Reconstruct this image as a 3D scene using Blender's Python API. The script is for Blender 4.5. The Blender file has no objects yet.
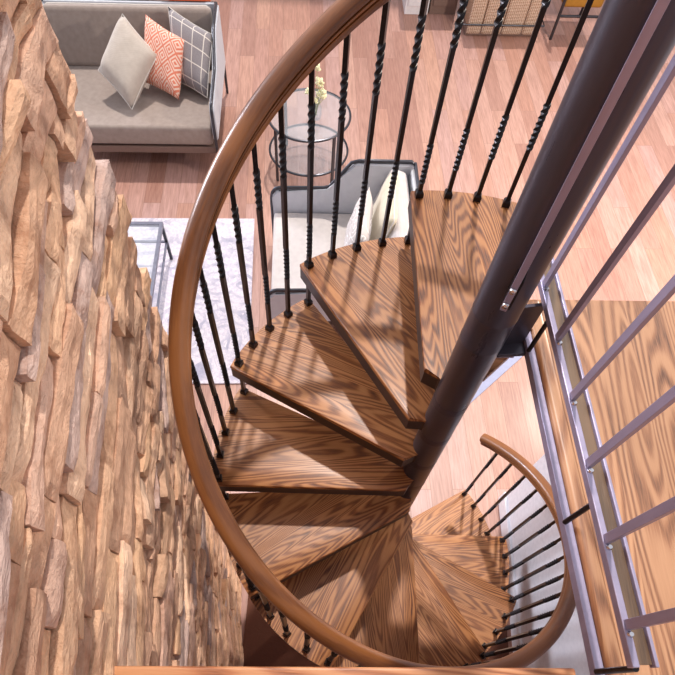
import bpy, bmesh, math, random
from mathutils import Vector, Matrix, noise
C = bpy.context.scene.collection
PI = math.pi
R = math.radians
random.seed(7)

# ------------------------------------------------------------------ helpers
def link_mesh(name, bm, mats, parent=None, smooth=False):
    bmesh.ops.recalc_face_normals(bm, faces=bm.faces)
    me = bpy.data.meshes.new(name)
    bm.to_mesh(me); bm.free()
    if not isinstance(mats, (list, tuple)): mats = [mats]
    for m in mats: me.materials.append(m)
    if smooth:
        for f in me.polygons: f.use_smooth = True
        if smooth == 'auto':
            me.set_sharp_from_angle(angle=R(38))
    o = bpy.data.objects.new(name, me); C.objects.link(o)
    if parent: o.parent = parent
    return o
def tag(o, label, cat, group=None):
    o['label'] = label; o['category'] = cat
    if group: o['group'] = group
    return o
def thing(name, label, cat, loc=(0,0,0), rz=0, group=None):
    o = bpy.data.objects.new(name, None); C.objects.link(o)
    o.location = loc; o.rotation_euler = (0,0,rz); o.empty_display_size = .1
    return tag(o, label, cat, group)
def struct(name, bm, m, smooth=False):
    o = link_mesh(name, bm, m, None, smooth); o['kind'] = 'structure'; return o
def box(bm, c, s, rot=None, mi=0, bev=0):
    M = Matrix.Translation(c)
    if rot is not None: M = M @ (rot if isinstance(rot, Matrix) else Matrix.Rotation(rot, 4, 'Z'))
    r = bmesh.ops.create_cube(bm, size=1, matrix=M @ Matrix.Diagonal((s[0], s[1], s[2], 1)))
    vs = r['verts']; fs = list({f for v in vs for f in v.link_faces})
    for f in fs: f.material_index = mi
    if bev:
        es = list({e for v in vs for e in v.link_edges})
        bmesh.ops.bevel(bm, geom=es, offset=bev, segments=3, profile=.6, affect='EDGES')
def cyl(bm, p0, p1, r0, r1=None, seg=16, mi=0):
    p0 = Vector(p0); p1 = Vector(p1); d = p1 - p0
    M = Matrix.Translation((p0+p1)/2) @ d.to_track_quat('Z', 'Y').to_matrix().to_4x4()
    r = bmesh.ops.create_cone(bm, cap_ends=True, segments=seg, radius1=r0, radius2=r0 if r1 is None else r1, depth=d.length, matrix=M)
    for f in {f for v in r['verts'] for f in v.link_faces}: f.material_index = mi
def tube(bm, pts, r, seg=10, closed=False):
    pts = [Vector(p) for p in pts]; n = len(pts); rings = []
    prev = None
    for i, p in enumerate(pts):
        a = pts[(i-1) % n] if (closed or i > 0) else p
        b = pts[(i+1) % n] if (closed or i < n-1) else p
        t = (b-a).normalized()
        if prev is None:
            u = t.orthogonal().normalized()
        else:
            u = (prev - t*prev.dot(t)).normalized()
        prev = u; v = t.cross(u)
        rings.append([bm.verts.new(p + u*r*math.cos(2*PI*k/seg) + v*r*math.sin(2*PI*k/seg)) for k in range(seg)])
    m = n if closed else n-1
    for i in range(m):
        A, B = rings[i], rings[(i+1) % n]
        off = 0
        if closed and i == n-1:   # best alignment on closing
            off = min(range(seg), key=lambda o: (A[0].co - B[o].co).length)
        for k in range(seg):
            bm.faces.new((A[k], A[(k+1) % seg], B[(k+1+off) % seg], B[(k+off) % seg]))
    if not closed:
        bm.faces.new(rings[0]); bm.faces.new(rings[-1])
def lathe(bm, prof, c=(0,0,0), seg=32):
    rings = [[bm.verts.new((c[0]+r*math.cos(2*PI*k/seg), c[1]+r*math.sin(2*PI*k/seg), c[2]+z)) for k in range(seg)] for r, z in prof]
    for A, B in zip(rings, rings[1:]):
        for k in range(seg): bm.faces.new((A[k], A[(k+1) % seg], B[(k+1) % seg], B[k]))
    if prof[0][0] > 1e-4: bm.faces.new(rings[0])
    if prof[-1][0] > 1e-4: bm.faces.new(rings[-1])
    bmesh.ops.remove_doubles(bm, verts=bm.verts, dist=1e-6)
def prism(bm, poly, z0, z1, bev=0):
    lo = [bm.verts.new((x, y, z0)) for x, y in poly]; hi = [bm.verts.new((x, y, z1)) for x, y in poly]
    n = len(poly); fs = [bm.faces.new(lo[::-1]), bm.faces.new(hi)]
    for i in range(n): fs.append(bm.faces.new((lo[i], lo[(i+1) % n], hi[(i+1) % n], hi[i])))
    if bev:
        es = [e for v in hi for e in v.link_edges if e.other_vert(v) in hi]
        bmesh.ops.bevel(bm, geom=list(set(es)), offset=bev, segments=3, profile=.5, affect='EDGES')

# ------------------------------------------------------------------ materials
def srgb(r, g, b):
    f = lambda c: (c/255/12.92) if c/255 <= .04045 else ((c/255+.055)/1.055)**2.4
    return (f(r), f(g), f(b), 1)
class N:
    def __init__(s, name):
        s.m = bpy.data.materials.new(name); s.m.use_nodes = True; s.t = s.m.node_tree
        s.b = s.t.nodes['Principled BSDF']
    def n(s, typ, **kw):
        x = s.t.nodes.new(typ)
        for k, v in kw.items(): setattr(x, k, v)
        return x
    def l(s, a, b): s.t.links.new(a, b)
    def inp(s, x, **kw):
        for k, v in kw.items():
            i = x.inputs[k.replace('_', ' ')]
            if hasattr(v, 'links') or isinstance(v, bpy.types.NodeSocket): s.l(v, i)
            else: i.default_value = v
        return x
    def math(s, op, a, b=None, c=None):
        x = s.n('ShaderNodeMath', operation=op)
        for i, v in enumerate((a, b, c)):
            if v is None: continue
            if isinstance(v, bpy.types.NodeSocket): s.l(v, x.inputs[i])
            else: x.inputs[i].default_value = v
        return x.outputs[0]
    def mapping(s, src, scale=(1,1,1), rot=(0,0,0), loc=(0,0,0)):
        x = s.n('ShaderNodeMapping'); s.l(src, x.inputs['Vector'])
        x.inputs['Scale'].default_value = scale; x.inputs['Rotation'].default_value = rot; x.inputs['Location'].default_value = loc
        return x.outputs[0]
    def noise(s, vec, scale, detail=3, rough=.55, dist=0):
        x = s.n('ShaderNodeTexNoise'); s.l(vec, x.inputs['Vector'])
        s.inp(x, Scale=scale, Detail=detail, Roughness=rough, Distortion=dist); return x.outputs['Fac']
    def ramp(s, fac, stops):
        x = s.n('ShaderNodeValToRGB'); s.l(fac, x.inputs['Fac']); e = x.color_ramp.elements
        while len(e) > 1: e.remove(e[0])
        e[0].position, e[0].color = stops[0]
        for p, c in stops[1:]:
            q = e.new(p); q.color = c
        return x.outputs['Color']
    def mix(s, fac, a, b, blend='MIX'):
        x = s.n('ShaderNodeMix', data_type='RGBA', blend_type=blend)
        for i, v in ((0, fac), (6, a), (7, b)):
            if isinstance(v, bpy.types.NodeSocket): s.l(v, x.inputs[i])
            else: x.inputs[i].default_value = v
        return x.outputs[2]
    def bump(s, h, strength=.3, dist=.01):
        x = s.n('ShaderNodeBump'); s.l(h, x.inputs['Height'])
        x.inputs['Strength'].default_value = strength; x.inputs['Distance'].default_value = dist
        s.l(x.outputs[0], s.b.inputs['Normal'])
    def obj(s): return s.n('ShaderNodeTexCoord').outputs['Object']
    def uv(s): return s.n('ShaderNodeTexCoord').outputs['UV']
    def base(s, c):
        if isinstance(c, bpy.types.NodeSocket): s.l(c, s.b.inputs['Base Color'])
        else: s.b.inputs['Base Color'].default_value = c
    def set(s, **kw):
        for k, v in kw.items(): s.b.inputs[k.replace('_', ' ')].default_value = v
        return s.m

def plain(name, col, rough=.5, metal=0, bump=None, **kw):
    a = N(name); co = a.obj()
    f = a.noise(co, 35, 3)
    c = a.mix(f, tuple(x*.86 for x in col[:3])+(1,), tuple(min(1, x*1.12) for x in col[:3])+(1,))
    a.base(c)
    if bump: a.bump(a.noise(co, bump[0], 4), bump[1], bump[2])
    return a.set(Roughness=rough, Metallic=metal, **kw)

def oak(name, dark, mid, light, uv=False, board=.105, rough=.46, ringf=85, offs=True, axis='x', spec=.5):
    """oak with cathedral grain running along x, glued up from boards"""
    a = N(name)
    co = a.uv() if uv else a.obj()
    if axis == 'y': co = a.mapping(co, rot=(0, 0, R(90)))
    sx = a.n('ShaderNodeSeparateXYZ'); a.l(co, sx.inputs[0])
    x, y, z = sx.outputs
    if offs:
        oi = a.n('ShaderNodeObjectInfo'); rnd = oi.outputs['Random']
    else:
        rnd = a.n('ShaderNodeValue').outputs[0]
    bi = a.math('FLOOR', a.math('DIVIDE', a.math('ADD', y, a.math('MULTIPLY', rnd, .07)), board))
    wn = a.n('ShaderNodeTexWhiteNoise', noise_dimensions='2D')
    cb = a.n('ShaderNodeCombineXYZ'); a.l(bi, cb.inputs[0]); a.l(rnd, cb.inputs[1]); a.l(cb.outputs[0], wn.inputs['Vector'])
    br = wn.outputs['Value']
    # local coordinate with per-board offset
    c2 = a.n('ShaderNodeCombineXYZ')
    a.l(a.math('ADD', x, a.math('MULTIPLY', br, 17.0)), c2.inputs[0]); a.l(y, c2.inputs[1]); a.l(a.math('ADD', z, a.math('MULTIPLY', br, 5.0)), c2.inputs[2])
    v = c2.outputs[0]
    big = a.noise(a.mapping(v, scale=(.6, 6.6, 3)), 1.0, 1.8, .45)
    wob = a.noise(a.mapping(v, scale=(9, 30, 9)), 1.0, 2)
    ph = a.math('ADD', a.math('MULTIPLY', big, float(ringf)), a.math('MULTIPLY', wob, 1.6))
    ring = a.math('MULTIPLY_ADD', a.math('SINE', ph), .5, .5)
    ring = a.math('POWER', ring, 1.6)
    pore = a.noise(a.mapping(v, scale=(16, 330, 60)), 1.0, 2, .65)
    vary = a.noise(a.mapping(v, scale=(1.5, 5, 2)), 1.7, 2)
    fac = a.math('ADD', a.math('MULTIPLY', a.math('MULTIPLY', ring, a.math('MULTIPLY_ADD', pore, 1.3, .05)), a.math('MULTIPLY_ADD', vary, 1.5, 0.0)), a.math('MULTIPLY', pore, .22))
    col = a.ramp(fac, [(0.04, light), (.40, mid), (1.0, dark)])
    tone = a.ramp(br, [(0, (.86, .84, .82, 1)), (1, (1.12, 1.10, 1.08, 1))])
    col = a.mix(1.0, col, tone, 'MULTIPLY')
    a.base(col)
    a.bump(a.math('MULTIPLY', fac, -1), .25, .002)
    return a.set(Roughness=rough, Coat_Weight=.15, Coat_Roughness=.25)

M_tread = oak('tread_oak', srgb(76,38,16), srgb(138,82,40), srgb(184,126,76), ringf=230)
M_rail = oak('handrail_oak', srgb(84,48,24), srgb(112,67,34), srgb(136,86,46), uv=True, board=.5, ringf=60, offs=False, rough=.28)
M_edge = oak('edge_oak', srgb(120,64,34), srgb(190,120,76), srgb(222,160,112), ringf=120)
M_land = oak('landing_oak', srgb(96,58,34), srgb(160,110,76), srgb(194,146,108), ringf=150, axis='y')
M_infill = oak('infill_wood', srgb(70,52,38), srgb(104,80,58), srgb(126,100,74), ringf=90, axis='y')

def steel(name, col, rough, metal=.85, scr=True):
    a = N(name); co = a.obj()
    f = a.noise(a.mapping(co, scale=(6, 6, 1.2)), 4, 5, .65)
    g = a.noise(co, 90, 2)
    a.base(a.mix(f, tuple(c*.7 for c in col[:3])+(1,), tuple(c*1.35 for c in col[:3])+(1,)))
    a.l(a.math('MULTIPLY_ADD', f, .22, rough-.1), a.b.inputs['Roughness'])
    a.bump(g, .06, .002)
    return a.set(Metallic=metal)
M_steel = steel('pole_steel', srgb(72,68,79), .30, .4)
M_black = steel('wrought_black', srgb(46,42,44), .30, .6)
M_pan = steel('tread_steel', srgb(66,54,52), .42, .4)
M_bar = steel('flat_bar_steel', srgb(160,152,176), .34, .35)
M_bolt = steel('bolt_steel', srgb(205,205,210), .2, 1)
M_tube = steel('tube_frame', srgb(74,74,80), .3, .8)
M_lightframe = steel('table_steel', srgb(120,120,134), .35, .7)

def floor_layer():
    a = N('floor_planks'); co = a.n('ShaderNodeNewGeometry').outputs['Position']
    v = a.mapping(co, rot=(0, 0, R(90-4)))
    b = a.n('ShaderNodeTexBrick', offset=.37, squash=1)
    a.l(v, b.inputs['Vector'])
    a.inp(b, Scale=1.0, Mortar_Size=.0018, Mortar_Smooth=.3, Bias=0.0, Brick_Width=1.5, Row_Height=.165)
    b.inputs['Color1'].default_value = (0,0,0,1); b.inputs['Color2'].default_value = (1,1,1,1); b.inputs['Mortar'].default_value = (.5,.5,.5,1)
    sep = a.n('ShaderNodeSeparateColor'); a.l(b.outputs['Color'], sep.inputs[0]); t = sep.outputs[0]
    plank = a.ramp(t, [(0, srgb(150,100,86)), (.25, srgb(172,128,116)), (.5, srgb(186,134,114)), (.75, srgb(188,150,146)), (1, srgb(202,154,132))])
    vv = a.n('ShaderNodeVectorMath', operation='ADD'); a.l(v, vv.inputs[0])
    cb = a.n('ShaderNodeCombineXYZ'); a.l(a.math('MULTIPLY', t, 9.0), cb.inputs[0]); a.l(a.math('MULTIPLY', t, 4.0), cb.inputs[2]); a.l(cb.outputs[0], vv.inputs[1])
    g1 = a.noise(a.mapping(vv.outputs[0], scale=(1.6, 16, 1)), 2.0, 5, .65, .6)
    g2 = a.noise(a.mapping(vv.outputs[0], scale=(5, 90, 1)), 1.0, 3, .6)
    c = a.mix(a.math('MULTIPLY', g1, .9), plank, srgb(120,74,60), 'MIX')
    c = a.mix(a.ramp(g1, [(.35, (0,0,0,1)), (.6, (.75,.75,.75,1))]), plank, c)
    c = a.mix(.34, c, a.ramp(g2, [(.2, srgb(110,70,56)), (.8, srgb(225,180,160))]))
    c = a.mix(a.math('MULTIPLY', b.outputs['Fac'], .6), c, srgb(96,60,48))
    a.base(c)
    a.bump(a.math('ADD', a.math('MULTIPLY', b.outputs['Fac'], -1), a.math('MULTIPLY', g2, .2)), .3, .002)
    return a.set(Roughness=.36)
M_floor = floor_layer()

def stone_mat():
    a = N('ledge_stone'); co = a.obj()
    at = a.n('ShaderNodeAttribute', attribute_name='tone')
    f = a.noise(a.mapping(co, scale=(1, 1, 3)), 14, 6, .7, .8)
    g = a.noise(a.mapping(co, scale=(1, 1, 4)), 60, 4, .6)
    c = a.mix(1.0, at.outputs['Color'], a.ramp(f, [(.25, (.62,.54,.5,1)), (.5, (.98,.95,.92,1)), (.75, (1.2,1.16,1.1,1))]), 'MULTIPLY')
    c = a.mix(a.ramp(a.noise(co, 9, 5, .7), [(.52, (0,0,0,1)), (.68, (.55,.55,.55,1))]), c, srgb(150,96,62))
    a.base(c)
    a.bump(a.math('ADD', f, a.math('MULTIPLY', g, .6)), .8, .012)
    return a.set(Roughness=.85)
M_stone = stone_mat()
M_mortar = plain('dark_joint', srgb(52,36,28), .95)
M_wall = plain('white_paint', srgb(240,239,246), .6)
M_trim = plain('white_trim', srgb(240,240,246), .4)

M_sunstreak = plain('painted_sun_streak', srgb(150,154,184), .6)
def weave(name, c1, c2, sc=260, bump=.35, rough=.9):
    a = N(name); co = a.obj()
    w1 = a.n('ShaderNodeTexWave', wave_type='BANDS', bands_direction='X'); a.l(co, w1.inputs['Vector']); a.inp(w1, Scale=float(sc)/6.28, Distortion=.6, Detail=1.0)
    w2 = a.n('ShaderNodeTexWave', wave_type='BANDS', bands_direction='Z'); a.l(co, w2.inputs['Vector']); a.inp(w2, Scale=float(sc)/6.28, Distortion=.6, Detail=1.0)
    h = a.math('MULTIPLY', w1.outputs['Fac'], w2.outputs['Fac'])
    n = a.noise(co, 22, 4)
    a.base(a.mix(a.math('MULTIPLY_ADD', n, .8, a.math('MULTIPLY', h, .2)), c1, c2))
    a.bump(h, bump, .002)
    return a.set(Roughness=rough, Sheen_Weight=.2)
M_seat_grey = weave('taupe_fabric', srgb(138,122,114), srgb(176,160,150))
M_seat_cream = weave('cream_fabric', srgb(184,175,172), srgb(216,207,202))
M_panel = weave('grey_panel_fabric', srgb(188,190,200), srgb(212,214,220))
M_beige = weave('beige_linen', srgb(176,162,150), srgb(206,194,182))
M_piping = plain('pale_piping', srgb(222,214,206), .8)
M_cream = weave('cream_linen', srgb(200,186,160), srgb(226,216,196))

def plaid_mat():
    a = N('windowpane_plaid'); co = a.uv()
    sx = a.n('ShaderNodeSeparateXYZ'); a.l(co, sx.inputs[0])
    def line(u, k, w):
        fr = a.math('FRACT', a.math('MULTIPLY', u, float(k)))
        return a.math('LESS_THAN', a.math('ABSOLUTE', a.math('SUBTRACT', fr, .5)), w)
    m = a.math('MAXIMUM', line(sx.outputs[0], 4.0, .035), line(sx.outputs[1], 4.0, .035))
    n = a.noise(co, 40, 4)
    a.base(a.mix(m, a.mix(n, srgb(116,108,112), srgb(150,142,144)), srgb(216,206,196)))
    a.bump(n, .2, .002)
    return a.set(Roughness=.9, Sheen_Weight=.2)
def key_mat():
    a = N('orange_fret_pattern'); co = a.uv()
    v = a.mapping(co, scale=(4.6, 4.6, 1), rot=(0, 0, R(45)))
    sx = a.n('ShaderNodeSeparateXYZ'); a.l(v, sx.inputs[0])
    f = [a.math('ABSOLUTE', a.math('SUBTRACT', a.math('FRACT', sx.outputs[i]), .5)) for i in (0, 1)]
    d = a.math('MAXIMUM', f[0], f[1])
    ring = a.math('GREATER_THAN', a.math('FRACT', a.math('MULTIPLY', d, 4.6)), .5)
    a.base(a.mix(ring, srgb(222,128,102), srgb(238,204,186)))
    a.bump(a.noise(co, 60, 3), .2, .002)
    return a.set(Roughness=.9)
def scroll_mat(name, bg, fg, sc):
    a = N(name); co = a.uv()
    v = a.n('ShaderNodeTexVoronoi', feature='F1'); a.l(co, v.inputs['Vector']); a.inp(v, Scale=float(sc))
    r = a.math('FRACT', a.math('MULTIPLY', v.outputs['Distance'], 3.2))
    m = a.math('LESS_THAN', a.math('ABSOLUTE', a.math('SUBTRACT', r, .5)), .09)
    a.base(a.mix(m, bg, fg)); a.bump(a.noise(co, 60, 3), .15, .002)
    return a.set(Roughness=.9)
M_plaid = plaid_mat(); M_key = key_mat()
M_scroll = scroll_mat('pale_ring_pattern', srgb(200,190,186), srgb(240,236,232), 5)

def rug_mat():
    a = N('faded_medallion_rug'); co = a.obj()
    w = a.n('ShaderNodeTexNoise'); a.l(co, w.inputs['Vector']); a.inp(w, Scale=2.2, Detail=4.0)
    vm = a.n('ShaderNodeVectorMath', operation='MULTIPLY_ADD'); a.l(w.outputs['Color'], vm.inputs[0]); vm.inputs[1].default_value = (.35,.35,0); a.l(co, vm.inputs[2])
    v = a.n('ShaderNodeTexVoronoi', feature='F1'); a.l(vm.outputs[0], v.inputs['Vector']); a.inp(v, Scale=2.6)
    r = a.math('FRACT', a.math('MULTIPLY', v.outputs['Distance'], 4.2))
    m1 = a.math('LESS_THAN', a.math('ABSOLUTE', a.math('SUBTRACT', r, .5)), .16)
    v2 = a.n('ShaderNodeTexVoronoi', feature='DISTANCE_TO_EDGE'); a.l(vm.outputs[0], v2.inputs['Vector']); a.inp(v2, Scale=14.0)
    m2 = a.math('LESS_THAN', v2.outputs['Distance'], .045)
    fade = a.ramp(a.noise(co, 4.5, 5, .7), [(.38, (0,0,0,1)), (.6, (1,1,1,1))])
    m = a.math('MAXIMUM', a.math('MULTIPLY', m1, .7), a.math('MULTIPLY', m2, .4))
    mm = a.n('ShaderNodeMix', data_type='RGBA', blend_type='MULTIPLY'); 
    f = a.mix(1.0, fade, m, 'MULTIPLY')
    c = a.mix(f, srgb(222,212,217), srgb(128,130,158))
    c = a.mix(a.ramp(a.noise(co, 38, 4, .7), [(.42, (0,0,0,1)), (.62, (.75,.75,.75,1))]), c, srgb(184,178,196))
    a.base(c); a.bump(a.noise(co, 300, 2), .3, .003)
    return a.set(Roughness=.95)
M_rug = rug_mat()

def glass_mat(name, tint=(.95,.97,.98,1), alpha=.10):
    a = N(name)
    t = a.n('ShaderNodeBsdfTransparent'); t.inputs[0].default_value = tint
    g = a.n('ShaderNodeBsdfGlossy'); g.inputs['Roughness'].default_value = .04
    lw = a.n('ShaderNodeLayerWeight'); lw.inputs['Blend'].default_value = .5
    fr = a.n('ShaderNodeMath', operation='MULTIPLY_ADD'); a.l(a.math('POWER', lw.outputs['Facing'], 4.0), fr.inputs[0]); fr.inputs[1].default_value = .5; fr.inputs[2].default_value = .04
    f = a.noise(a.obj(), 2, 1); d = a.n('ShaderNodeBsdfDiffuse'); a.l(a.mix(f, (.80,.84,.9,1), (.88,.9,.94,1)), d.inputs[0])
    m0 = a.n('ShaderNodeMixShader'); m0.inputs[0].default_value = alpha; a.l(t.outputs[0], m0.inputs[1]); a.l(d.outputs[0], m0.inputs[2])
    m = a.n('ShaderNodeMixShader'); a.l(fr.outputs[0], m.inputs[0]); a.l(m0.outputs[0], m.inputs[1]); a.l(g.outputs[0], m.inputs[2])
    a.l(m.outputs[0], a.t.nodes['Material Output'].inputs['Surface'])
    return a.m
M_glass = glass_mat('table_glass'); M_vase = glass_mat('vase_glass', alpha=.10)

def wicker_mat():
    a = N('wicker_weave'); co = a.obj()
    w1 = a.n('ShaderNodeTexWave', wave_type='BANDS', bands_direction='Z'); a.l(co, w1.inputs['Vector']); a.inp(w1, Scale=22.0, Distortion=2.5, Detail=2.0, Detail_Scale=3.0)
    w2 = a.n('ShaderNodeTexWave', wave_type='BANDS', bands_direction='X'); a.l(co, w2.inputs['Vector']); a.inp(w2, Scale=14.0, Distortion=1.5, Detail=1.0)
    h = a.math('MULTIPLY_ADD', w1.outputs['Fac'], .6, a.math('MULTIPLY', w2.outputs['Fac'], .4))
    a.base(a.ramp(h, [(.1, srgb(150,108,80)), (.5, srgb(208,176,150)), (.9, srgb(242,222,204))]))
    a.bump(h, .8, .01)
    return a.set(Roughness=.8)
M_wicker = wicker_mat()
M_flower = plain('cream_petals', srgb(248,240,196), .7)
M_leaf = plain('dry_green_stem', srgb(150,156,90), .7)
M_orange = weave('orange_throw_fabric', srgb(226,110,70), srgb(240,140,96))
M_cabgrey = plain('taupe_paint', srgb(126,102,92), .6)
M_ochre = plain('ochre_fabric', srgb(170,120,40), .8)

# ------------------------------------------------------------------ constants of the stair
H = .2042; TH0 = 7.4542; DT = R(30); RB = .80; RAILR = .7925; HR = .7375; RP = .056
def ang(t): return TH0 - t*DT

# ------------------------------------------------------------------ floor, walls
bm = bmesh.new(); box(bm, (0, 3, -.05), (14, 15, .1)); struct('floor', bm, M_floor)
bm = bmesh.new(); box(bm, (0, 9.6, 2.5), (14, .15, 5.1)); struct('wall_back', bm, M_wall)

W0 = Vector((-.80, -.70)); W1 = Vector((-.95, .25)); WD = (W1-W0).normalized(); WN = Vector((WD.y, -WD.x))
def wall_stone():
    bm = bmesh.new(); cl = bm.loops.layers.float_color.new('tone')
    pal = [(206,166,136), (196,156,128), (212,176,148), (186,146,120), (216,176,138), (186,156,144), (200,164,144), (172,136,114), (220,190,164), (206,168,136), (172,158,160)]
    s1 = (W1-W0).length; s0 = -1.7
    z = 0.0; rnd = random.Random(11)
    def P(s, n, zz): q = W0 + WD*s + WN*n; return Vector((q.x, q.y, zz))
    while z < 4.6:
        h = rnd.choice([.022, .028, .034, .04, .048, .058, .068]); s = s0 - rnd.random()*.3
        while s < s1 - .02:
            L = rnd.uniform(.07, .32)*(1.5 if h > .03 else 1); e = min(s+L, s1 + rnd.uniform(-.015, .012))
            if s1 - e < .08: e = s1 + rnd.uniform(-.015, .012)
            d = rnd.uniform(-.012, .008); tilt = rnd.uniform(-.012, .012); col = (Vector(tuple(srgb(*rnd.choice(pal))[:3]))*.6 + Vector(tuple(srgb(204,168,142)[:3]))*.4) * rnd.uniform(1.15, 1.4)
            g = .0015; seed = Vector((rnd.random()*50, rnd.random()*50, rnd.random()*50))
            nx = max(4, int((e-s)/.02)); nz = 4
            hb = h + rnd.uniform(-.004, .006)
            grid = []
            for i in range(nx+1):
                row = []
                for j in range(nz+1):
                    u, v = i/nx, j/nz
                    ss = s + g + (e-s-2*g)*u; zz = z + g + (hb-2*g)*v
                    edge = min(u*(e-s), (1-u)*(e-s), v*h, (1-v)*h)
                    nn = noise.noise(Vector((ss*7, zz*22, 0))+seed)*.010 + noise.noise(Vector((ss*26, zz*70, 3))+seed)*.004
                    chip = -.006*max(0, 1-edge/.005)
                    zz += noise.noise(Vector((ss*8, 0, j*.3))+seed)*.005 + noise.noise(Vector((ss*2.2, zz*4, 9)))*.035 - noise.noise(Vector((ss*2.2, 0, 9)))*.035*(zz < .02)
                    row.append(bm.verts.new(P(ss, d + tilt*(2*u-1) + nn + chip, zz)))
                grid.append(row)
            fs = []
            for i in range(nx):
                for j in range(nz): fs.append(bm.faces.new((grid[i][j], grid[i+1][j], grid[i+1][j+1], grid[i][j+1])))
            # sides going back into the wall
            ring = [grid[i][0] for i in range(nx+1)] + [grid[nx][j] for j in range(1, nz+1)] + [grid[i][nz] for i in range(nx-1, -1, -1)] + [grid[0][j] for j in range(nz-1, 0, -1)]
            depth = .30 if e >= s1-.016 else .06
            back = [bm.verts.new(v.co - Vector((WN.x, WN.y, 0))*depth) for v in ring]
            for i in range(len(ring)):
                j = (i+1) % len(ring); fs.append(bm.faces.new((ring[i], ring[j], back[j], back[i])))
            for f in fs:
                f.smooth = False
                for lo in f.loops: lo[cl] = (col[0], col[1], col[2], 1)
            s = e
        z += h
    # core behind the stones
    q = W0 + WD*((s0+s1)/2-.01) - WN*.3
    A = math.atan2(WD.y, WD.x)
    box(bm, (q.x, q.y, 2.32), (s1-s0-.03, .52, 4.64), A, mi=1)
    o = struct('wall_left', bm, [M_stone, M_mortar]); return o
wall_stone()

# white wall under the landing with its baseboard
bm = bmesh.new(); box(bm, (1.045, -.50, 1.16), (.15, 2.1, 2.32)); struct('wall_right', bm, M_wall)
bm = bmesh.new(); box(bm, (.962, -.50, .065), (.018, 2.1, .13), bev=.004); struct('baseboard_right', bm, M_trim)
# pale strip on the floor, a streak of sunlight put into its colour
bm = bmesh.new(); box(bm, (1.0, 1.62, .004), (1.25, .08, .008), R(46)); struct('sun_streak_strip', bm, M_sunstreak)

# ------------------------------------------------------------------ landing and upper floor (one level)
ZL = 2.45
LROT = Matrix.Translation((.125, 0, 0)) @ Matrix.Rotation(R(3.4), 4, 'Z') @ Matrix.Translation((-.125, 0, 0))
bm = bmesh.new()
prism(bm, [(.178, -.86), (2.6, -.86), (2.6, .145), (.178, .145)], ZL-.022, ZL)
prism(bm, [(0.045, .045), (.178, .045), (.178, .145), (.02, .145)], ZL-.022, ZL)
bmesh.ops.transform(bm, matrix=LROT, verts=bm.verts)
struct('floor', bm, M_land)
bm = bmesh.new()
prism(bm, [(.20, -.845), (2.55, -.845), (2.55, .13), (.20, .13)], ZL-.11, ZL-.0225)
box(bm, (.1305, -.36, ZL-.018), (.019, .99, .024), bev=.002)
box(bm, (.0875, .036, ZL-.055), (.085, .012, .105), bev=.002)
bmesh.ops.transform(bm, matrix=LROT, verts=bm.verts)
struct('trim_2', bm, M_bar)
bm = bmesh.new(); box(bm, (.160, -.345, ZL-.012), (.038, .98, .034), bev=.013); bmesh.ops.transform(bm, matrix=LROT, verts=bm.verts); struct('trim_3', bm, M_land, smooth='auto')
bm = bmesh.new(); prism(bm, [(.05, -.03), (.13, .055), (.09, .10), (.03, .05)], 2.305, 2.325, bev=.003); struct('trim_5', bm, M_tread)
# upper floor edge under the camera
bm = bmesh.new()
a = R(2.9)
box(bm, (-.34, -.838, ZL-.012), (.93, .04, .034), a, bev=.006)
box(bm, (.9, -1.86, ZL-.015), (3.5, 2.0, .022), a)
struct('floor', bm, M_edge)
bm = bmesh.new(); box(bm, (.9, -1.87, ZL-.10), (3.5, 1.98, .14), a); struct('trim_4', bm, M_wall)
bm = bmesh.new(); box(bm, (.6, -2.3, 1.14), (3.6, .12, 2.27)); struct('wall_front', bm, M_wall)

# ------------------------------------------------------------------ spiral staircase
stair = thing('spiral_staircase', 'spiral staircase of oak treads round a dark steel pole with twisted black balusters', 'staircase')
bm = bmesh.new()
lathe(bm, [(.13, 0), (.13, .012), (RP, .012), (RP, 2.452), (RP+.0009, 2.457), (RP+.0009, 2.460), (RP, 2.466), (RP, 2.556), (RP+.0009, 2.561), (RP+.0009, 2.564), (RP, 2.57), (RP, 4.5)], seg=48)
pole = link_mesh('centre_pole', bm, M_steel, stair, 'auto')

def rot2(p, a): return (p[0]*math.cos(a)-p[1]*math.sin(a), p[0]*math.sin(a)+p[1]*math.cos(a))
def outline(inset=0):
    ro = .828 - inset
    a0 = math.asin((.024-inset)/ro); a1 = R(-31.2)
    arc = [(ro*math.cos(a0+(a1-a0)*i/14), ro*math.sin(a0+(a1-a0)*i/14)) for i in range(15)]
    pts = [(.058, .094-inset)] + arc + [rot2((.07, -.006), R(-30)), (.02, -.04), (-.02, -.02), (-.01, .04), (.028, .054)]
    return pts
bm = bmesh.new(); prism(bm, outline(), -.015, 0, bev=.004)
tread0 = link_mesh('tread', bm, M_tread, stair, 'auto')
bm = bmesh.new(); prism(bm, outline(.0015), -.070, -.0155)
lathe_c = bmesh.new()
pan0 = link_mesh('steel_pan', bm, M_pan, tread0)
lathe_c.free()
bm = bmesh.new(); lathe(bm, [(.0561, -.10), (.0567, -.10), (.0567, -.0705), (.0561, -.0705)], seg=32)
hub0 = link_mesh('hub_collar', bm, M_steel, tread0, 'auto')
for k in range(1, 12):
    if k == 1: t, pn, hb = tread0, pan0, hub0
    else:
        t = tread0.copy(); C.objects.link(t); t.parent = stair
        pn = pan0.copy(); C.objects.link(pn); pn.parent = t
        hb = hub0.copy(); C.objects.link(hb); hb.parent = t
    t.location = (0, 0, k*H); t.rotation_euler = (0, 0, ang(k))

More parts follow.
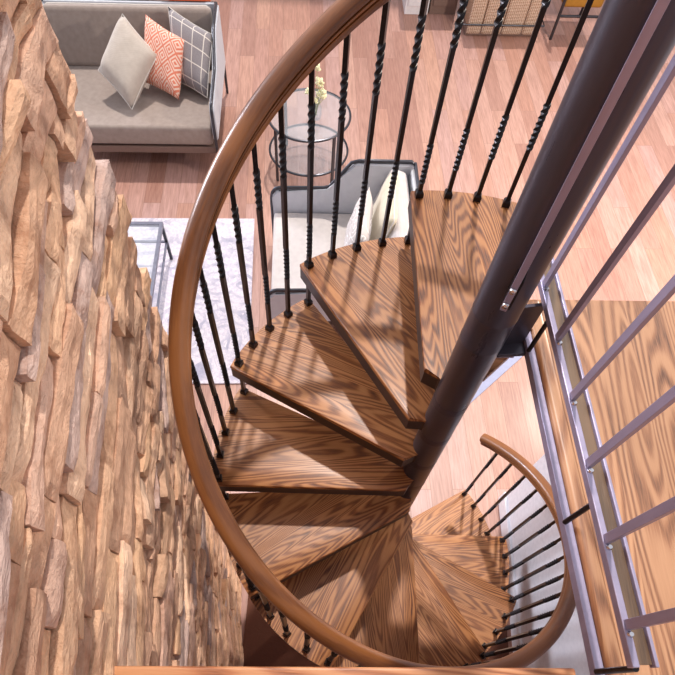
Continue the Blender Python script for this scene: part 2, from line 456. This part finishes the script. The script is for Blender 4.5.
def baluster_bm(top, bottom):
    """square bar; origin at foot level z=0, top at 'top', optional run below"""
    bm = bmesh.new(); s = .0072
    tw = [(top-.652, top-.510), (top-.243, top-.113)]
    zs = [(bottom, 0.)]
    def rotz(z):
        a = 0
        for q, (z0, z1) in enumerate(tw): a += (4*PI, 2.75*PI)[q]*min(1, max(0, (z-z0)/(z1-z0)))
        return a
    Z = {bottom, top}
    for z0, z1 in tw:
        for i in range(41): Z.add(z0+(z1-z0)*i/40)
    Z.add(0.)
    Z = sorted(Z); rings = []
    for z in Z:
        inside = any(z0 < z < z1 for z0, z1 in tw)
        r = s*math.sqrt(2)*(1.12 if inside else 1); a = rotz(z)
        rings.append([bm.verts.new((r*math.cos(a+PI/4+q*PI/2), r*math.sin(a+PI/4+q*PI/2), z)) for q in range(4)])
    for A, B in zip(rings, rings[1:]):
        for q in range(4): bm.faces.new((A[q], A[(q+1) % 4], B[(q+1) % 4], B[q]))
    bm.faces.new(rings[0]); bm.faces.new(rings[-1])
    return bm
def shoe_bm(z=0):
    bm = bmesh.new()
    r = .0135*math.sqrt(2); r2 = .0095*math.sqrt(2)
    prof = [(r, 0), (r, .014), (r*.98, .017), (r2, .024)]
    rings = [[bm.verts.new((rr*math.cos(PI/4+q*PI/2), rr*math.sin(PI/4+q*PI/2), zz+z)) for q in range(4)] for rr, zz in prof]
    for A, B in zip(rings, rings[1:]):
        for q in range(4): bm.faces.new((A[q], A[(q+1) % 4], B[(q+1) % 4], B[q]))
    bm.faces.new(rings[0]); bm.faces.new(rings[-1])
    cyl(bm, (.0125, 0, z+.009), (.0165, 0, z+.009), .003, seg=8)
    return bm
protos = {}
for j in range(4):
    top = HR - .035 + j/4*H
    for thru in ((True, False) if j == 0 else (False,)):
        b = link_mesh('baluster', baluster_bm(top, -H if thru else 0), M_black, stair)
        sh = [link_mesh('baluster_shoe', shoe_bm(0), M_black, b)]
        if thru: sh.append(link_mesh('baluster_shoe', shoe_bm(-H), M_black, b))
        protos[(j, thru)] = (b, sh)
used = set()
for k in range(1, 13):
    for j in range(4):
        if k == 12 and j: continue
        key = (j, j == 0 and k > 1); b, sh = protos[key]
        if key in used:
            b2 = b.copy(); C.objects.link(b2); b2.parent = stair
            for s_ in sh:
                c = s_.copy(); C.objects.link(c); c.parent = b2
            b = b2
        used.add(key)
        a = ang(k + j/4)
        b.location = (RB*math.cos(a), RB*math.sin(a), k*H + .0003); b.rotation_euler = (0, 0, a)

# handrail: moulded oak section swept along the helix
def handrail():
    bm = bmesh.new(); uvl = bm.loops.layers.uv.new('UVMap')
    half = [(0, -.038), (.019, -.038), (.0225, -.035), (.024, -.026), (.023, -.0205), (.0185, -.0195), (.0185, -.0155), (.0245, -.0145), (.0262, -.010), (.0262, -.0075), (.0205, -.0065), (.0205, -.0025), (.0275, -.0012), (.029, .004), (.0288, .009), (.0262, .016), (.0195, .0225), (.010, .0262), (0, .0272)]
    prof = half + [(-x, y) for x, y in half[-2:0:-1]]
    n = 420; t0, t1 = .72, 12.6; rings = []
    for i in range(n+1):
        t = t0 + (t1-t0)*i/n; a = ang(t)
        p = Vector((RAILR*math.cos(a), RAILR*math.sin(a), t*H+HR))
        T = Vector((math.sin(a)*RAILR*DT, -math.cos(a)*RAILR*DT, H)).normalized()
        r = Vector((math.cos(a), math.sin(a), 0)); up = r.cross(T)
        if up.z < 0: up = -up
        rings.append([bm.verts.new(p + r*x + up*y) for x, y in prof])
    m = len(prof); seglen = math.hypot(RAILR*DT, H)*(t1-t0)/n
    for i in range(n):
        for q in range(m):
            f = bm.faces.new((rings[i][q], rings[i][(q+1) % m], rings[i+1][(q+1) % m], rings[i+1][q]))
            for lo, (ii, qq) in zip(f.loops, ((i, q), (i, q+1), (i+1, q+1), (i+1, q))): lo[uvl].uv = (ii*seglen, qq/m*.16)
    bm.faces.new(rings[0]); bm.faces.new(rings[-1])
    return bm
link_mesh('handrail', handrail(), M_rail, stair, 'auto')
# steel bracket tying the pole to the landing
bm = bmesh.new()
box(bm, (.075, .012, 2.485), (.09, .010, .17), R(12), bev=.001)
box(bm, (.085, .0, 2.425), (.08, .05, .012), R(8), bev=.002)
link_mesh('landing_bracket', bm, M_steel, stair)

# ------------------------------------------------------------------ landing guard railing
ZG = 2.60
guard = thing('guard_railing', 'grey steel guard railing with flat bar posts along the landing edge', 'railing', (.125, -.3, ZL))
def gx(name, fn, mat, parent=guard, smooth=False):
    bm = bmesh.new(); fn(bm); bmesh.ops.translate(bm, verts=bm.verts, vec=(-.010, 0, 0)); bmesh.ops.transform(bm, matrix=LROT, verts=bm.verts); bmesh.ops.translate(bm, verts=bm.verts, vec=(-.125, .3, -ZL)); return link_mesh(name, bm, mat, parent, smooth)
def frame(bm):
    y1, y0 = .195, -.80
    box(bm, (.114, (y0+y1)/2, ZG), (.013, y1-y0, .018), bev=.002)
    box(bm, (.151, (y0+y1)/2, ZG), (.007, y1-y0, .018), bev=.002)
    box(bm, (.133, y1+.003, ZG), (.043, .007, .018), bev=.002)
gx('bottom_channel', frame, M_bar)
gx('wood_infill', lambda bm: box(bm, (.134, -.305, ZG-.006), (.0265, .98, .014)), M_infill)
def sx_(name, fn, mat, parent, smooth=False):
    bm = bmesh.new(); fn(bm); return link_mesh(name, bm, mat, parent, smooth)
sx_('stand_off', lambda bm: box(bm, (-.015, -.063, 2.70), (.02, .045, .08), R(-20)), M_black, stair)
ep = sx_('flat_bar', lambda bm: box(bm, (-.026, -.086, 2.66+.5), (.014, .010, 1.0), R(-22), bev=.001), M_bar, stair)
for q in (0, 1):
    sx_('bolt', lambda bm: (lathe(bm, [(.0075, 0), (.0075, .002), (.006, .005), (.002, .0065)], seg=16), bmesh.ops.transform(bm, matrix=Matrix.Translation((-.0285, -.0915, 2.678+q*.042)) @ Matrix.Rotation(R(-22), 4, 'Z') @ Matrix.Rotation(R(90), 4, 'X'), verts=bm.verts)), M_bolt, ep, 'auto')
for i in range(6):
    y = .045 - i*.155
    po = gx('post', lambda bm, y=y: box(bm, (.1165, y, ZG+.009+.43), (.010, .018, .86), bev=.001), M_bar)
    gx('bolt', lambda bm, y=y: cyl(bm, (.1165, y-.016, ZG+.009), (.1165, y-.016, ZG+.014), .006, .004, 12), M_bolt)
    gx('leg', lambda bm, y=y: cyl(bm, (.13, y-.07, ZL), (.13, y-.07, ZG-.02), .006), M_black) if i in (0, 3, 5) else None
def toprail(bm): box(bm, (.1165, -.33, ZG+.894), (.05, .95, .05), bev=.012)
gx('top_rail', toprail, M_infill, guard, 'auto')

# ------------------------------------------------------------------ seating
def seating(name, label, cat, W, D, loc, rz, mseat, mback, kink=(.46, .67), hf=.60, hb=.84, seat_h=.42, piping=None, ncush=1):
    """front faces local -y; origin on the floor at the middle of the front"""
    o = thing(name, label, cat, loc, rz)
    prof = [(.01, .30), (.0, hf-.05), (.05, hf), (kink[0], hf+.01), (kink[1], hb), (D, hb), (D, .30)]
    for sx in (-1, 1):
        x = sx*(W/2+.03)
        bm = bmesh.new()
        A = [bm.verts.new((x-.022, y, z)) for y, z in prof]; B = [bm.verts.new((x+.022, y, z)) for y, z in prof]
        bm.faces.new(A[::-1]); bm.faces.new(B)
        for i in range(len(prof)):
            j = (i+1) % len(prof); bm.faces.new((A[i], A[j], B[j], B[i]))
        bmesh.ops.bevel(bm, geom=bm.edges[:], offset=.01, segments=2, affect='EDGES')
        ar = link_mesh('arm', bm, M_panel, o, 'auto')
        bm = bmesh.new()
        cx = x
        P = [(cx, 0, 0.), (cx, -.005, hf-.08), (cx, .006, hf-.03), (cx, .03, hf+.005), (cx, .07, hf+.016), (cx, kink[0]-.03, hf+.02), (cx, kink[0]+.02, hf+.035), (cx, kink[1]-.03, hb), (cx, kink[1]+.03, hb+.015), (cx, D-.03, hb+.015), (cx, D, hb-.01), (cx, D, 0.)]
        tube(bm, P, .014, 10)
        fr = link_mesh('arm_frame', bm, M_tube, ar, 'auto')
    # back panel and rails
    bm = bmesh.new(); box(bm, (0, D-.015, .5), (W+.03, .035, .62), bev=.01); link_mesh('back_panel', bm, M_panel, o, 'auto')
    bm = bmesh.new(); tube(bm, [(-W/2-.03, D, hb), (W/2+.03, D, hb)], .014); link_mesh('back_frame', bm, M_tube, o, 'auto')
    bm = bmesh.new(); box(bm, (0, .03, .205), (W+.04, .03, .06), bev=.004); box(bm, (0, D/2, .205), (W+.03, D-.1, .04)); link_mesh('seat_frame', bm, M_cabgrey, o)
    # seat cushion
    for c in range(ncush):
        w = W/ncush; xc = -W/2 + w*(c+.5)
        bm = bmesh.new(); box(bm, (xc, .01+(D-.24)/2, .335), (w-.012, D-.24, .17), bev=.035); link_mesh('seat_cushion', bm, mseat, o, 'auto')
        bm = bmesh.new()
        rotm = Matrix.Rotation(R(-20), 4, 'X')
        box(bm, (xc, D-.20, .61), (w-.02, .15, .46), rotm, bev=.045)
        bc = link_mesh('back_cushion', bm, mback, o, 'auto')
        if piping:
            bm = bmesh.new(); Mx = Matrix.Translation((xc, D-.20, .61)) @ rotm
            hw = (w-.02)/2-.012
            tube(bm, [Mx @ Vector(p) for p in ((-hw, .0, .213), (-hw+.03, .0, .232), (hw-.03, .0, .232), (hw, .0, .213))], .009, 8)
            link_mesh('piping', bm, piping, bc, 'auto')
    return o
F4 = R(4)
sofa = seating('sofa', 'taupe two seat sofa with grey metal arm frame on the far floor', 'sofa', 1.60, 1.28, (-2.37, 3.86, 0), F4, M_seat_grey, M_seat_grey, kink=(.55, .85), hb=.80, piping=M_piping)
arm = seating('armchair', 'cream armchair with grey metal frame below the upper treads', 'armchair', 1.03, 1.14, (-.875, 2.38, 0), R(-86.5), M_seat_cream, M_seat_cream)

def pillow(name, corners, thick, mat, label, group=None, pipe=None, pinch=.05):
    a, b, c, d = [Vector(p) for p in corners]     # around the outline
    ctr = (a+b+c+d)/4; nrm = ((b-a).cross(d-a)).normalized()
    bm = bmesh.new(); uvl = bm.loops.layers.uv.new('UVMap'); n = 14
    rows = {}
    for side in (1, -1):
        for i in range(n+1):
            for j in range(n+1):
                u, v = i/n, j/n
                U, V = 2*u-1, 2*v-1
                # edges draw in a little so that the corners stick out
                pu = U*(1-pinch*(1-V*V)*abs(U)**3*1.0) ; pv = V*(1-pinch*(1-U*U)*abs(V)**3*1.0)
                uu, vv = (pu+1)/2, (pv+1)/2
                p = a*(1-uu)*(1-vv) + b*uu*(1-vv) + c*uu*vv + d*(1-uu)*vv
                t = thick*((1-U**4)*(1-V**4))**.55 * (1+.10*noise.noise(Vector((U*2, V*2, side*3+a.x))))
                key = (side, i, j)
                if side == -1 and (i in (0, n) or j in (0, n)): rows[key] = rows[(1, i, j)]
                else: rows[key] = bm.verts.new(p - ctr + nrm*side*t)
        for i in range(n):
            for j in range(n):
                q = [(i, j), (i+1, j), (i+1, j+1), (i, j+1)]
                if side == -1: q = q[::-1]
                f = bm.faces.new([rows[(side, *k)] for k in q])
                for lo, (ii, jj) in zip(f.loops, q): lo[uvl].uv = (ii/n, jj/n)
    o = link_mesh(name, bm, mat, None, True); o.location = ctr
    tag(o, label, 'cushion', group)
    if pipe:
        bm = bmesh.new()
        per = [(i, 0) for i in range(n)] + [(n, j) for j in range(n)] + [(i, n) for i in range(n, 0, -1)] + [(0, j) for j in range(n, 0, -1)]
        pts = []
        for i, j in per:
            U, V = 2*i/n-1, 2*j/n-1
            pu = U*(1-pinch*(1-V*V)*abs(U)**3); pv = V*(1-pinch*(1-U*U)*abs(V)**3)
            uu, vv = (pu+1)/2, (pv+1)/2
            pts.append(a*(1-uu)*(1-vv) + b*uu*(1-vv) + c*uu*vv + d*(1-uu)*vv - ctr)
        tube(bm, pts, .0045, 6, closed=True)
        link_mesh('piping', bm, pipe, o, True)
    return o
G = 'cushions on the taupe sofa'
pillow('cushion', [(-2.43, 4.77, .87), (-2.09, 4.47, .71), (-2.32, 4.05, .47), (-2.64, 4.33, .63)], .12, M_beige, 'plain beige cushion tipped on its corner on the taupe sofa', G, M_piping)
pillow('cushion', [(-2.235, 4.83, .85), (-1.84, 4.56, .80), (-1.91, 4.23, .47), (-2.26, 4.42, .50)], .085, M_key, 'orange cushion with square fret pattern on the taupe sofa', G)
pillow('cushion', [(-2.04, 4.94, .87), (-1.60, 4.72, .77), (-1.65, 4.29, .47), (-1.99, 4.50, .49)], .095, M_plaid, 'grey windowpane plaid cushion in the corner of the taupe sofa', G, M_piping)
G2 = 'cushions on the cream armchair'
pillow('cushion', [(-.13, 2.70, .84), (-.16, 2.18, .82), (-.26, 2.15, .44), (-.23, 2.68, .44)], .075, M_scroll, 'pale grey cushion with ring pattern on the cream armchair', G2)
pillow('cushion', [(.075, 2.89, .88), (.05, 2.30, .88), (-.07, 2.27, .44), (-.05, 2.86, .44)], .075, M_cream, 'plain cream cushion upright at the back of the armchair', G2, M_piping)

bm = bmesh.new(); box(bm, (0, 0, 0), (.42, .36, .03), bev=.012); box(bm, (0, .19, -.16), (.42, .03, .34), bev=.012)
o = link_mesh('throw_blanket', bm, M_orange, None, 'auto'); o.location = (-1.95, 5.345, .842); o.rotation_euler = (0, 0, F4)
tag(o, 'orange throw folded over the back of the taupe sofa', 'blanket')

# dark sheet giving the under-stair shade by its colour, then the rug
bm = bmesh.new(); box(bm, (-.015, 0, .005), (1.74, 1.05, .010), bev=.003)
shade_sheet = link_mesh('stair_shade_sheet', bm, plain('stair_shade_brown', srgb(92,50,32), .8, 0, (60, .3, .004))); shade_sheet.location = (.07, -.66, .0005)
tag(shade_sheet, 'dark brown sheet standing in for the shade under the spiral staircase', 'mat')  # no real mat, only the under-stair shade
bm = bmesh.new(); box(bm, (0, 0, .006), (2.5, 1.86, .012), bev=.003)
rug = link_mesh('area_rug', bm, M_rug); rug.location = (-2.31, 2.25, .0005); rug.rotation_euler = (0, 0, R(4.3))
tag(rug, 'pale rug with faded blue grey medallions under the coffee table', 'rug')

# coffee table
ct = thing('coffee_table', 'square coffee table of slim grey steel bars with glass top on the rug', 'table', (-1.83, 2.70, .0125), F4)
WT, DTb, ZT = 1.1, 1.1, .385
def ctp(name, fn, mat, parent=ct):
    bm = bmesh.new(); fn(bm); return link_mesh(name, bm, mat, parent)
def rect(bm, z, s=.028):
    box(bm, (-WT/2, 0, z), (WT+s, s, s)); box(bm, (-WT/2, -DTb, z), (WT+s, s, s))
    box(bm, (0, -DTb/2, z), (s, DTb-s, s)); box(bm, (-WT, -DTb/2, z), (s, DTb-s, s))
ctp('top_frame', lambda b: rect(b, ZT-.014), M_lightframe)
ctp('lower_frame', lambda b: rect(b, .19, .016), M_lightframe)
for x in (0, -WT):
    for y in (0, -DTb): ctp('leg', lambda b: box(b, (x, y, (ZT-.028)/2), (.024, .024, ZT-.028)), M_tube)
ctp('glass_top', lambda b: box(b, (-WT/2, -DTb/2, ZT-.008), (WT-.03, DTb-.03, .008)), M_glass)

# round side table
st = thing('side_table', 'round two tier glass side table with grey metal rings', 'side table', (-.665, 4.08, 0))
RT, ZS = .385, .50
def stp(name, fn, mat, parent=st, smooth='auto'):
    bm = bmesh.new(); fn(bm); return link_mesh(name, bm, mat, parent, smooth)
def ringt(b, z, r=.011): tube(b, [(RT*math.cos(2*PI*i/64), RT*math.sin(2*PI*i/64), z) for i in range(64)], r, 8, closed=True)
stp('top_ring', lambda b: ringt(b, ZS), M_tube)
stp('lower_ring', lambda b: ringt(b, .17), M_tube)
for i in range(4):
    a = R(40+90*i); stp('leg', lambda b: box(b, (RT*math.cos(a), RT*math.sin(a), ZS/2), (.03, .014, ZS), a+PI/2), M_tube, smooth=False)
stp('glass_top', lambda b: cyl(b, (0,0,ZS+.002), (0,0,ZS+.010), RT-.012, seg=64), M_glass)
stp('glass_shelf', lambda b: cyl(b, (0,0,.167), (0,0,.175), RT-.012, seg=64), M_glass)

vs = thing('flower_vase', 'small glass vase of cream flowers on the round side table', 'vase', (-.60, 4.02, ZS+.0105))
bm = bmesh.new(); lathe(bm, [(.0, 0), (.045, 0), (.055, .04), (.05, .10), (.032, .14), (.036, .16), (.033, .16), (.029, .14), (.046, .10), (.05, .04), (.04, .008), (0, .008)], seg=28)
link_mesh('vase_body', bm, M_vase, vs, True)
rf = random.Random(3)
for i in range(9):
    a = rf.uniform(0, 2*PI); rr = rf.uniform(.01, .085); zz = rf.uniform(.17, .33)
    if i == 0: rr, zz = .01, .40
    p = Vector((rr*math.cos(a), rr*math.sin(a), zz))
    bm = bmesh.new(); tube(bm, [(0, 0, .02), (p.x*.3, p.y*.3, .12), p], .0025, 6)
    stem = link_mesh('flower_stem', bm, M_leaf, vs, True)
    bm = bmesh.new()
    for q in range(14):
        b = rf.uniform(0, 2*PI); e = rf.uniform(-.4, 1.4); d = Vector((math.cos(b)*math.cos(e), math.sin(b)*math.cos(e), math.sin(e)))
        Mq = Matrix.Translation(p + d*.02) @ d.to_track_quat('Z', 'Y').to_matrix().to_4x4() @ Matrix.Diagonal((.014, .010, .022, 1))
        bmesh.ops.create_icosphere(bm, subdivisions=1, radius=1, matrix=Mq)
    link_mesh('bloom', bm, M_flower, stem, True)

# wicker seat at the far side
wk = thing('wicker_ottoman', 'tan woven wicker ottoman in padded upright bands at the top of the photo', 'ottoman', (1.52, 6.60, 0), F4)
xs = [-.43, -.25, 0, .25, .43]
bm = bmesh.new(); box(bm, (0, .30, .05), (.86, .56, .08)); link_mesh('base', bm, M_cabgrey, wk)
for i in range(4):
    bm = bmesh.new(); w = xs[i+1]-xs[i]
    box(bm, ((xs[i]+xs[i+1])/2, .30, .28), (w-.006, .60, .52), bev=.035)
    link_mesh('woven_band', bm, M_wicker, wk, 'auto')
bm = bmesh.new(); tube(bm, [(-.50, .3, .13), (-.49, -.02, .13), (.49, -.02, .13), (.50, .3, .13)], .009); link_mesh('metal_rail', bm, M_tube, wk, 'auto')

ch = thing('metal_chair', 'dark metal framed chair with ochre seat beside the wicker ottoman', 'chair', (2.14, 6.62, 0), F4)
for x in (0, .5):
    bm = bmesh.new(); tube(bm, [(x, 0, 0), (x, 0, .58), (x, .06, .64), (x, .5, .64), (x, .56, .58), (x, .56, 0)], .018); link_mesh('leg_frame', bm, M_tube, ch, 'auto')
bm = bmesh.new(); box(bm, (.25, .29, .36), (.46, .52, .12), bev=.03); link_mesh('seat', bm, M_ochre, ch, 'auto')
bm = bmesh.new(); tube(bm, [(0, .03, .22), (.5, .03, .22)], .014); link_mesh('crossbar', bm, M_tube, ch, 'auto')
bm = bmesh.new(); box(bm, (.25, .54, .62), (.46, .07, .46), bev=.03); link_mesh('backrest', bm, M_ochre, ch, 'auto')

def cabinet(name, label, cat, loc, sx, sy, sz, mat):
    o = thing(name, label, cat, loc, F4)
    bm = bmesh.new(); box(bm, (sx/2, sy/2, sz/2), (sx, sy, sz), bev=.006); link_mesh('body', bm, mat, o)
    bm = bmesh.new(); box(bm, (sx/2, -.009, sz/2+.03), (sx-.06, .016, sz-.12), bev=.004); d = link_mesh('door', bm, mat, o)
    bm = bmesh.new(); cyl(bm, (sx*.8, -.018, sz*.6), (sx*.8, -.04, sz*.6), .010); link_mesh('knob', bm, M_tube, d, 'auto')
    return o
cabinet('cabinet', 'white cabinet standing at the far top of the photo', 'cabinet', (.36, 6.98, 0), .29, .4, .75, M_trim)
cabinet('cabinet', 'taupe brown cabinet between white cabinet and wicker ottoman', 'cabinet', (.67, 7.02, 0), .33, .4, .75, M_cabgrey)

# ------------------------------------------------------------------ light
w = bpy.data.worlds.new('World'); bpy.context.scene.world = w; w.use_nodes = True
nt = w.node_tree; bg = nt.nodes['Background']
tc = nt.nodes.new('ShaderNodeTexCoord'); sp = nt.nodes.new('ShaderNodeSeparateXYZ'); nt.links.new(tc.outputs['Generated'], sp.inputs[0])
rp = nt.nodes.new('ShaderNodeMapRange'); rp.inputs[1].default_value = -1; rp.inputs[2].default_value = 1; rp.inputs[3].default_value = .50; rp.inputs[4].default_value = 1.15
nt.links.new(sp.outputs[1], rp.inputs[0]); nt.links.new(rp.outputs[0], bg.inputs[1])
bg.inputs[0].default_value = (.93, .93, 1.0, 1)
def sun(az, el, e, col, angle):
    L = bpy.data.lights.new('sun', 'SUN'); L.energy = e; L.color = col; L.angle = R(angle)
    o = bpy.data.objects.new('sun', L); C.objects.link(o)
    d = Vector((math.cos(R(az))*math.cos(R(el)), math.sin(R(az))*math.cos(R(el)), math.sin(R(el))))
    o.rotation_euler = d.to_track_quat('Z', 'Y').to_euler(); return o
sun(82, 64, 2.7, (1, .93, .86), 2.2)
sun(142, 20, 2.2, (.86, .88, 1), 14)  # extra cool fill, added to brighten the white wall and the pole's left side
L = bpy.data.lights.new('added_window_fill', 'POINT'); L.energy = 380; L.color = (1, .88, .76); L.shadow_soft_size = .06  # unseen point lamp added in place of low window light
o = bpy.data.objects.new('added_window_fill', L); C.objects.link(o); o.location = (3.0, 2.95, 2.5)

# ------------------------------------------------------------------ camera
cam = bpy.data.cameras.new('camera'); cam.sensor_width = 36; cam.lens = 511.6381/675*36
cam.shift_x = (337.5-315.3216)/675; cam.shift_y = (471.7928-337.5)/675; cam.clip_start = .02
co = bpy.data.objects.new('camera', cam); C.objects.link(co)
co.matrix_world = Matrix.Translation((-.4114, -.8755, 3.5222)) @ Matrix.Rotation(.415, 4, 'X') @ Matrix.Rotation(.059, 4, 'Z')
sc = bpy.context.scene; sc.camera = co
sc.view_settings.view_transform = 'Standard'; sc.view_settings.look = 'None'; sc.view_settings.exposure = 0; sc.view_settings.gamma = 1
